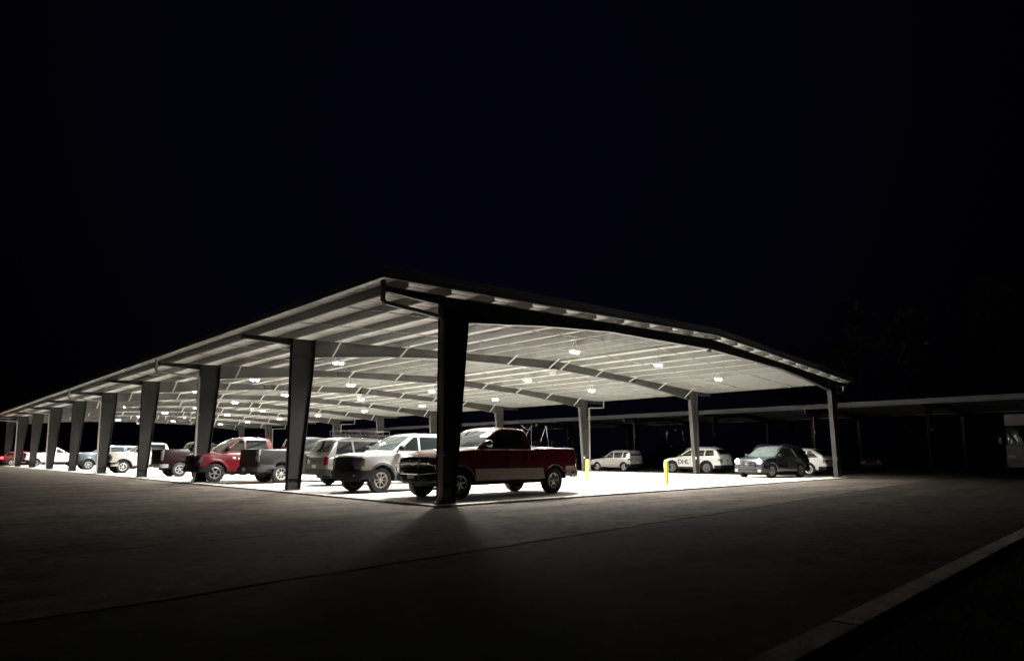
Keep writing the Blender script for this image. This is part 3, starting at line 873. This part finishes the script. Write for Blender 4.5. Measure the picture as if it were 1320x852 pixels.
# 1 maroon pickup behind the corner column
P = pickup(maroon, cabshift=.22, cablen=2.25, L=6.0, wb=3.86, H=2.03, w=2.0, crew=False, belt=1.41, hood=1.28, rail=1.44, tyre=.405, fo=.93,
    rimmat=M['alloy'], spokes=6, spokew=.06, mirrormat=M['chrome'], msize=(.1, .22, .24),
    front=dict(bumpermat=M['chrome'], barmat=M['chrome'], plate=True, badge=True, bo=.06), rear=dict(bumpermat=M['chrome']))
P['top'] = [(P['xr'], 1.44), (-1.18, 1.44), (-1.1, 1.40), (1.0, 1.40), (1.4, 1.385), (2.2, 1.32), (2.68, 1.2), (P['xf'], 1.06)]
P['doors'] = [1.2, .08, -.75]; P['handles'] = [.26]
P['cladding'] = [(-1.4, 1.42, .5, .82, M['beige']), (P['xr']+.12, -2.46, .56, .86, M['beige'])]
loc, h = place(.58, 1.93, P)
c = Car('pickup_truck', 'maroon extended cab pickup with beige rocker panels behind the corner column', 'pickup truck', loc, h, P)
# brush bar on the nose
mb = MB()
for sg in (1, -1):
    mb.tube([(P['xf']+.02, sg*.42, .5), (P['xf']+.13, sg*.42, .62), (P['xf']+.13, sg*.42, 1.0), (P['xf']+.06, sg*.42, 1.1)], .025)
    mb.tube([(P['xf']+.12, sg*.42, .98), (P['xf']+.05, sg*.75, .96), (P['xf']-.08, sg*.92, .9), (P['xf']-.1, sg*.93, .74), (P['xf']+.1, sg*.42, .7)], .022)
mb.tube([(P['xf']+.13, -.42, .98), (P['xf']+.13, .42, .98)], .025); mb.tube([(P['xf']+.13, -.42, .7), (P['xf']+.13, .42, .7)], .022)
mb.build('grille_guard', M['chrome'], c.root)

# 2 pale grey pickup
P = pickup(palegrey, L=5.35, wb=3.22, H=1.94, w=1.94, crew=True, belt=1.32, hood=1.24, rail=1.38, tyre=.41, fo=.9,
    rimmat=M['alloy_bright'], spokes=8, spokew=.045, archtrim=M['cladding'], handlemat=M['blackpl'],
    front=dict(lamp=(.88, 1.08, .56, 1.0), grille=(.74, 1.13, .53), bumper=(.44, .72)))
P['cladding'] = [(-1.1, 1.1, .47, .56, M['cladding'])]
loc, h = place(.66, 5.97, P)
Car('pickup_truck', 'pale grey crew cab pickup with black grille, parked beside the maroon pickup', 'pickup truck', loc, h, P)

# 3 silver suv, tail out, loaded rack
P = suv(silver, L=4.75, wb=2.8, H=1.9, w=1.92, belt=1.18, hood=1.1, tyre=.385, fo=.85, boxy=.25, sill=.36, under=.28,
    roofrails=(-1.4, .5), archtrim=M['cladding'],
    rear=dict(lamp=(.82, 1.14, .70, .92), bumper=(.42, .66), gate=(.68, 1.07, .68), plate=(.70, .82)))
loc, h = place(2.28, 11.0, P, True)
c = Car('suv', 'silver grey sport utility parked tail out with red tail lights and a loaded roof rack', 'car', loc, h, P)
mb = MB()
for x in (-1.35, -.45, .45): mb.bar((x, -.66, 1.98), (x, .66, 1.98), .04)
for y in (-.62, .62):
    for z in (2.02, 2.2): mb.tube([(-1.5, y, z), (.6, y, z)], .016, 6)
    for x in (-1.5, -.8, -.1, .6): mb.bar((x, y, 1.95), (x, y, 2.2), .02)
for x in (-1.5, .6):
    for z in (2.02, 2.2): mb.tube([(x, -.62, z), (x, .62, z)], .016, 6)
for k_ in range(9): mb.bar((-1.4+k_*.24, -.6, 2.02), (-1.4+k_*.24, .6, 2.02), .02)
mb.build('roof_rack', M['steel'], c.root)
mb = MB()
for k_ in range(5): mb.box(-1.3+k_*.36, -1.02+k_*.36, -.45, .4, 2.04, 2.1+.03*(k_ % 3))
mb.build('rack_cargo', M['blackpl'], c.root)
p_, n_ = c.perim(-1, .5, .94)
o = MB().lathe([(0, .012), (.095, .012), (.1, 0)], 'x', 24).lathe([(.045, .014), (.06, .014)], 'x', 20, mi=1)
o.v = [(-x, y, z) for x, y, z in o.v]
o = o.build('round_sticker', [M['logo'], M['blackpl']], c.root); o.location = p_+n_*.014

# 4 black pickup tail out
P = pickup(charc, L=5.7, wb=3.6, H=2.0, w=1.98, crew=True, belt=1.38, rail=1.47, tyre=.405, rimmat=M['alloy_bright'], spokes=8, spokew=.05,
    rear=dict(lampmat=M['clear'], gatemat=M['blackpl'], bumpermat=M['cladding'], bo=.1, lampcap=True))
P['cladding'] = [(P['xr']+.15, P['xr']+.85, .62, .8, M['cladding'])]
loc, h = place(1.18, 14.95, P, True)
Car('pickup_truck', 'dark grey pickup parked tail out behind the second column with grey bumper', 'pickup truck', loc, h, P)

# 5 red pickup
P = pickup(red, cabshift=-.22, cablen=2.5, L=5.3, wb=3.2, H=2.02, w=1.95, crew=True, belt=1.36, hood=1.27, tyre=.415, rimmat=M['alloy'], spokes=5, spokew=.07, fo=.86)
loc, h = place(-.22, 17.95, P)
c = Car('pickup_truck', 'bright red crew cab pickup with small white door emblem', 'pickup truck', loc, h, P)
for sg in (1, -1):
    c.bpatch('door_emblem', [(.42, 1.02), (.62, 1.02), (.62, 1.08), (.42, 1.08)], sg, M['logo'], .006, 3, 1)
    c.bpatch('door_emblem', [(.72, 1.04), (.86, 1.04), (.86, 1.12), (.76, 1.12)], sg, M['logo'], .006, 3, 1)

# 6 dark maroon pickup tail out
P = pickup(dmaroon, L=5.6, wb=3.6, H=1.95, w=1.96, crew=True, belt=1.38, rail=1.52, tyre=.4, rimmat=M['gutter'], spokes=5, spokew=.08,
    cablen=2.2, cabshift=.35, rear=dict(bumpermat=M['gutter'], bo=.08, lampmat=M['clear']))
loc, h = place(.95, 27.2, P, True)
Car('pickup_truck', 'dark maroon pickup parked tail out between the red and the ivory pickups', 'pickup truck', loc, h, P)
# 7 ivory pickup
P = pickup(ivory, cabshift=.1, cablen=2.35, L=5.5, wb=3.4, H=2.05, w=1.98, crew=False, belt=1.4, hood=1.36, rail=1.45, tyre=.41, rimmat=M['alloy_bright'], spokes=6, archtrim=M['blackpl'],
    front=dict(bumpermat=M['chrome'], grillemat=M['chrome']))
loc, h = place(.62, 37.4, P)
Car('pickup_truck', 'ivory white pickup facing out with black wheel arch trims', 'pickup truck', loc, h, P)
# 8 slate suv
P = pickup(slate, L=5.4, wb=3.3, H=1.98, w=1.96, crew=True, belt=1.36, hood=1.36, rimmat=M['alloy_bright'], spokes=7, tyre=.41)
loc, h = place(1.2, 50.6, P)
Car('pickup_truck', 'slate blue pickup facing out with bright alloy wheels', 'pickup truck', loc, h, P)
# white suv / van second row
P = suv(white, L=5.0, wb=2.95, H=2.0, w=1.95, belt=1.25, boxy=.8, tyre=.38)
loc, h = place(7.2, 46.5, P)
Car('suv', 'tall white sport utility in the second row, roof showing above the ivory pickup', 'car', loc, h, P)
P = suv(white, L=5.1, wb=3.0, H=2.05, w=1.98, belt=1.3, boxy=.9, tyre=.38)
loc, h = place(4.4, 58.5, P)
Car('suv', 'boxy white wagon in the second row, roof showing behind the slate blue pickup', 'car', loc, h, P)
# 9 white pickup nose in
P = pickup(white, L=5.2, wb=3.3, H=1.98, w=1.96, crew=False, rimmat=M['alloy'], tyre=.4)
loc, h = place(.35, 70.5, P, True)
Car('pickup_truck', 'white pickup parked nose in near the far left end of the canopy', 'pickup truck', loc, h, P)
# 10 red car with lit tail lamps
P = suv(red, L=4.6, wb=2.7, H=1.6, w=1.85, belt=1.0, rear=dict(lampmat=M['redlit']))
loc, h = place(-.6, 79.6, P, True)
c = Car('suv', 'red car with glowing tail lights at the farthest left bay', 'car', loc, h, P)
ld = bpy.data.lights.new('tail_glow', 'POINT'); ld.energy = 60; ld.color = (1, .08, .08); ld.shadow_soft_size = .1
lo = bpy.data.objects.new('tail_glow', ld); COL.objects.link(lo); lo.parent = c.root; lo.location = (P['xr']-.12, -.7, .9)

# 11 dark suv with headlamps on
P = suv(bluegrey, L=4.6, wb=2.7, H=1.72, w=1.86, belt=1.1, hood=1.08, tyre=.36, roofrails=(-1.3, .5), railmat=M['blackpl'],
    front=dict(lamp=(.78, .95, .5, .9), lampmat=M['clear'], grille=(.58, .88, .46), barmat=M['chrome'], bars=3, badge=True,
               bumper=(.28, .5), bumpermat=charc, fogmat=M['runlit'], plate=False))
a = PI-R(9)
loc = (22.75+2.26*math.cos(R(9))*1.0, 2.95-2.26*math.sin(R(9)), 0)
c = Car('suv', 'dark blue grey sport utility with both headlights switched on, facing out at the right', 'car', loc, a, P, 'cars at the right end')
for sg in (1, -1):
    p_, n_ = c.perim(1, sg*.66, .87)
    q = MB().lathe([(0, .11), (.06, .10), (.11, .065), (.13, 0)], 'x', 20).build('lit_projector', M['headlit'], c.root, smooth=True); q.location = p_-n_*.01
for sg in (1, -1):
    ld = bpy.data.lights.new('headlamp_beam', 'SPOT'); ld.energy = 700; ld.spot_size = R(70); ld.spot_blend = .8; ld.color = (1, .98, .93); ld.shadow_soft_size = .06
    lo = bpy.data.objects.new('headlamp_beam', ld); COL.objects.link(lo); lo.parent = c.root
    lo.location = (P['xf']+.16, sg*.66, .86); lo.rotation_euler = (0, R(-86), 0)

# cars lined up just beyond the slab, heading +y
def beyond(name, label, P, y_mid, xside, rz=PI/2):
    return Car(name, label, 'car', (xside+P['w']/2, y_mid, ZG), rz, P, 'cars lined up beyond the right-hand columns')
P = suv(white, L=4.68, wb=2.7, H=1.74, w=1.86, belt=1.14, hood=1.06, tyre=.385, xw=.95, boxy=.15, archtrim=M['blackpl'], roofrails=(-1.5, .4), railmat=M['alloy'],
    rimmat=M['gutter'], spokes=10, spokew=.03, handlemat=white, rear=dict(lampmat=M['clear']))
P['cladding'] = [(-1.0, 1.0, .32, .44, M['blackpl'])]
c = beyond('suv', 'white sport utility with dark lettering on its front door behind the yellow bollard', P, 10.95, 30.5)
try:
    fc = bpy.data.curves.new('lettering', 'FONT'); fc.body = 'DHL'; fc.size = .46; fc.extrude = .003; fc.offset = .008
    fo_ = bpy.data.objects.new('lettering_tmp', fc); COL.objects.link(fo_)
    bpy.context.view_layer.update()
    me = bpy.data.meshes.new_from_object(fo_.evaluated_get(bpy.context.evaluated_depsgraph_get()))
    bpy.data.objects.remove(fo_)
    me.materials.clear(); me.materials.append(M['letter'])
    x0 = .86
    for v in me.vertices:
        lx, lz_ = v.co.x, v.co.y; x = x0-lx; z = .63+lz_
        v.co = (x, c.side(x, z)+.012+v.co.z, z)
    lt = bpy.data.objects.new('lettering', me); COL.objects.link(lt); lt.parent = c.root
    tri = MB().add([(1.08, c.side(1., .63)+.02, .63), (.9, c.side(.9, .63)+.012, .63), (.98, c.side(.95, .86)+.012, .86)], [(0, 1, 2)])
    tri.build('door_mark', M['leaf'], c.root)
except Exception as ex:
    print('text failed', ex)
P = suv(white, L=4.7, wb=2.7, H=1.66, w=1.86, belt=1.04, tyre=.37, boxy=-.9, spokes=10, spokew=.03, rimmat=M['alloy_bright'], rear=dict(lampmat=M['clear']))
beyond('suv', 'white sloping-back crossover partly hidden behind the dark car with headlights on', P, 4.35, 31.1)
P = suv(greywag, L=4.15, wb=2.6, H=1.62, w=1.8, belt=1.0, hood=.97, tyre=.33, boxy=1.1, rimmat=M['alloy'], spokes=5, spokew=.07, xw=.85, rear=dict(lampmat=M['clear']))
beyond('hatchback', 'small silver boxy hatchback between the two yellow bollards', P, 18.1, 30.9)
P = suv(blackp, L=4.6, wb=2.7, H=1.6, w=1.85, belt=1.0)
beyond('suv', 'black car in the dark just beyond the silver hatchback', P, 24.0, 30.9)

# dark sedan under the far canopy
P = suv(paint('lightened_maroon_paint', (.22, .09, .1), .3, .3), L=4.6, wb=2.7, H=1.5, w=1.82, belt=.95, hood=.92, tyre=.33)  # maroon lightened to stand for glints where no lamp reaches
Car('sedan', 'dark red car parked in the darkness under the unlit canopy', 'car', (51.5, 4.9, ZG), PI, P, None)

# ------------------------------------------------------------------ bollards
for i, (x, y, lb) in enumerate([(14.2, 6.8, 'yellow bollard on the slab just behind the tail of the maroon pickup'), (13.4, 1.92, 'yellow bollard standing alone near the slab edge, in front of the white lettered car')]):
    o = MB().lathe([(0, 1.0), (.04, .995), (.07, .975), (.085, .94), (.088, .9), (.088, .02), (.11, .015), (.115, 0)], 'z', 24).build('bollard', M['yellow'])
    o.location = (x, y, 0); autosmooth(o, 50); tag(o, lb, 'bollard', 'yellow bollards')

# ------------------------------------------------------------------ boat on trailer behind the maroon pickup
def hull(name, label, loc, rz):
    r = empty(name, loc, rz, label, 'boat')
    vs = []; fs = []; n = 15; st = []
    for i in range(n+1):
        t = i/n; x = -3.2+6.6*t
        hw = 1.22*(1-max(0, (t-.55)/.45)**2.2)+.02; zk = .95+.45*max(0, (t-.6)/.4)**2; zg = 1.95+.25*t
        ring = [(0, zk), (hw*.55, zk+.16), (hw*.92, zk+.42), (hw, zg-.12), (hw, zg), (hw-.12 if hw > .2 else 0, zg), (max(0, hw-.16), 1.5+.2*t), (0, 1.5+.2*t)]
        full = ring+[(-y, z) for y, z in ring[-2:0:-1]]; st.append([(x, y, z) for y, z in full])
    m = len(st[0]); vs = [p for q in st for p in q]
    for i in range(n):
        for j in range(m): fs.append((i*m+j, (i+1)*m+j, (i+1)*m+(j+1) % m, i*m+(j+1) % m))
    fs.append(tuple(range(m))); fs.append(tuple(n*m+j for j in range(m-1, -1, -1)))
    autosmooth(link('hull', vs, fs, bluegrey, r), 40)
    tw = MB()
    for sg in (1, -1):
        tw.tube([(.5, sg*1.12, 2.05), (.25, sg*1.1, 2.8), (-.25, sg*1.02, 3.6), (-.45, sg*.9, 3.95), (-.5, 0, 4.08)], .035, 8)
        tw.tube([(-.6, sg*1.12, 2.0), (-.5, sg*1.08, 2.9), (-.45, sg*.95, 3.85)], .03, 8)
        tw.tube([(-.3, sg*1.06, 3.4), (.1, sg*1.5, 3.75), (.15, sg*1.62, 3.95)], .025, 8)
        tw.tube([(-.3, sg*1.06, 3.3), (-.35, sg*1.55, 3.5), (-.35, sg*1.7, 3.7)], .025, 8)
    tw.build('tower', M['chrome'], r)
    MB().lathe([(0, -.1), (.09, -.08), (.11, .05), (0, .12)], 'x', 12, (-.3, .2, 3.98)).build('tower_light', M['whiteplastic'], r)
    ws = MB()
    q = [(1.5, 0, 2.15), (1.3, .8, 2.12), (.5, 1.08, 2.1)]; q2 = [(1.1, 0, 2.75), (.95, .68, 2.72), (.3, .95, 2.6)]
    for sg in (1, -1):
        A = [(x, y*sg, z) for x, y, z in q]; B = [(x, y*sg, z) for x, y, z in q2]
        ws.tube(B, .022, 6); ws.tube(A, .018, 6)
        for a_, b_ in zip(A, B): ws.tube([a_, b_], .02, 6)
    ws.build('windshield_frame', M['chrome'], r)
    se = MB()
    for x, y in ((-.3, .5), (-.3, -.5), (-1.9, 0)):
        se.box(x-.28, x+.28, y-.28, y+.28, 1.6, 2.0).box(x-.32, x-.22, y-.28, y+.28, 2.0, 2.5)
    se.build('seat', M['blackpl'], r, bevel=.05)
    tr = MB()
    for sg in (1, -1):
        tr.bar((-3., sg*.6, .62), (2.6, sg*.6, .62), .09, .12); tr.bar((2.6, sg*.6, .62), (4.3, 0, .55), .09, .12)
        for x in (-1.5, 1.2): tr.bar((x, sg*.6, .68), (x, sg*.45, 1.2), .06)
    for x in (-2.8, -.8, 1.6): tr.bar((x, -.62, .6), (x, .62, .6), .08)
    tr.build('trailer', M['blackpl'], r)
    for x in (-1.3, -.5):
        for sg in (1, -1):
            tb = MB().lathe([(.18, -.09), (.3, -.1), (.34, -.06), (.34, .06), (.3, .1), (.18, .09)], 'y', 24, closed=True).lathe([(0, .06), (.19, .07)], 'y', 16)
            o = tb.build('wheel', M['tyre'], r); o.location = (x, sg*1.0, .34)
    return r
hull('boat', 'dark boat with a chrome tower, seen above the bed of the maroon pickup', (32.4, 27.6, ZG), PI/2)
hull('boat', 'dark boat on a trailer under the unlit canopy, right of the silver hatchback', (52.0, 25.5, ZG), PI)

# ------------------------------------------------------------------ coach at the right edge
def coach():
    r = empty('motorhome', (45.8, -6.0, ZG), 0, 'white motorhome with dark windshield cut off by the right edge of the picture', 'motorhome')
    hw = 1.27
    def grid(name, y0, y1, z0, z1, m, off=0., parent=None, th=.04):
        mb = MB(); vs = []; n = 10
        for j in (0, 1):
            for i in range(n+1):
                y = y0+(y1-y0)*i/n; z = (z0, z1)[j]
                x = .16*(abs(y)/hw)**3-off-(.05*(2.2-z)/2 if z < 2.2 else -.10*(z-2.2)/2)
                vs.append((x, y, z))
        k_ = n+1; fs = [(i, k_+i, k_+i+1, i+1) for i in range(n)]
        vs2 = [(x+th, y, z) for x, y, z in vs]; m0 = len(vs); fs += [tuple(q+m0 for q in f[::-1]) for f in fs]
        rim = list(range(k_))+[k_+i for i in range(n, -1, -1)]
        fs += [(rim[a], rim[(a+1) % len(rim)], rim[(a+1) % len(rim)]+m0, rim[a]+m0) for a in range(len(rim))]
        return autosmooth(link(name, vs+vs2, fs, m, parent or r), 50)
    sh = MB().prism([(.24, .55), (9.5, .55), (9.5, 3.9), (9.3, 4.08), (.6, 4.08), (.32, 3.95)], -hw, hw)
    sh.build('body', M['rvwhite'], r, bevel=.06)
    grid('front_cap', -hw, hw, 3.3, 4.05, M['rvwhite'], .0, th=.3)
    grid('windshield', -hw+.02, hw-.02, 1.96, 3.28, M['glass'], .02, th=.3)
    fp = grid('front_panel', -hw, hw, .98, 1.93, M['rvwhite'], .02, th=.3)
    bm = grid('bumper', -hw, hw, .42, .86, M['gutter'], .08, th=.3)
    for sg in (1, -1):
        grid('headlight', sg*.78, sg*1.16, .98+.04, 1.22, M['clear'], .04, fp, .03)
        MB().tube([(.15, sg*(hw-.02), 2.75), (-.2, sg*(hw+.22), 2.7), (-.22, sg*(hw+.25), 2.4)], .02, 6).box(-.3, -.16, *sorted((sg*(hw+.15), sg*(hw+.33))), 2.05, 2.45).build('side_mirror', M['whiteplastic'], r)
        for x in (1.6, 7.):
            o = MB().lathe([(.28, -.14), (.46, -.15), (.5, -.1), (.5, .1), (.46, .15), (.28, .14)], 'y', 28, closed=True).lathe([(0, .1), (.29, .12)], 'y', 18).build('wheel', M['tyre'], r)
            o.location = (x, sg*(hw-.17), .5)
        MB().box(2.4, 4., *sorted((sg*hw, sg*(hw+.012))), 2., 2.9).build('window', M['glass'], r)
    for k_ in range(2):
        MB().bar((-.03, -.5+k_*1., 1.98), (.0, -.1+k_*1., 2.6), .03).build('wiper', M['blackpl'], r)
coach()

# ------------------------------------------------------------------ trees beyond
def tree(x, y, h, sp, label, seed):
    rnd = random.Random(seed)
    r = empty('tree', (x, y, ZG), rnd.uniform(0, 6), label, 'tree', 'trees beyond the unlit canopy')
    tb = MB().tube([(0, 0, 0), (.15, .1, h*.3), (-.1, .2, h*.6), (.1, 0, h*.85)], [.45, .36, .22, .06], 10)
    lobes = []
    for k_ in range(13):
        a = rnd.uniform(0, 6.28); t = rnd.uniform(.34, .95); rr = sp*(1.12-t)*rnd.uniform(.6, 1.35)
        p = (math.cos(a)*rr, math.sin(a)*rr, h*t)
        tb.tube([(0, .1, h*(t*.62)), (p[0]*.5, p[1]*.5, h*t*.86), p], [.15, .08, .02], 6)
        lobes.append((p, sp*rnd.uniform(.22, .42)))
    lobes.append(((0, 0, h*.97), sp*.25))
    tb.build('trunk', M['bark'], r, smooth=True)
    vs = []; fs = []
    for (p, rad) in lobes:
        for _ in range(260):
            d = Vector((rnd.gauss(0, 1), rnd.gauss(0, 1), rnd.gauss(0, .8))); d = d.normalized()*rad*rnd.uniform(.35, 1.08)
            c_ = Vector(p)+d; s_ = rnd.uniform(.10, .24)
            u = Vector((rnd.gauss(0, 1), rnd.gauss(0, 1), rnd.gauss(0, .6))).normalized(); v = u.cross(Vector((rnd.gauss(0, 1), rnd.gauss(0, 1), rnd.gauss(0, 1)))).normalized()
            n = len(vs); vs += [c_-u*s_, c_+v*s_*.6, c_+u*s_, c_-v*s_*.6]; fs.append((n, n+1, n+2, n+3))
    link('crown', vs, fs, M['leaf'], r)
tr_ = [(88, 27, 17, 5, 'dark tree just visible above the right end of the lit canopy roof'),
       (92, 19.5, 24, 6.5, 'tallest spindly dark tree right of the lit canopy roof end'),
       (86, 11, 20, 6, 'dark tree behind the middle of the unlit canopy'),
       (95, 3, 25, 7.5, 'broad dark tree above the right part of the unlit canopy'),
       (84, -7, 21, 6, 'dark tree nearest the right edge of the picture'),
       (94, -16, 24, 7, 'dark tree cut off by the right edge of the picture')]
for i, a in enumerate(tr_): tree(*a, seed=i+3)

# ------------------------------------------------------------------ render settings
sc.render.engine = 'CYCLES'
cy = sc.cycles
cy.use_denoising = True
try: cy.denoiser = 'OPENIMAGEDENOISE'
except Exception: pass
cy.max_bounces = 7; cy.diffuse_bounces = 4; cy.glossy_bounces = 3; cy.transmission_bounces = 2
cy.sample_clamp_indirect = 6; cy.caustics_reflective = False; cy.caustics_refractive = False
cy.use_light_tree = True
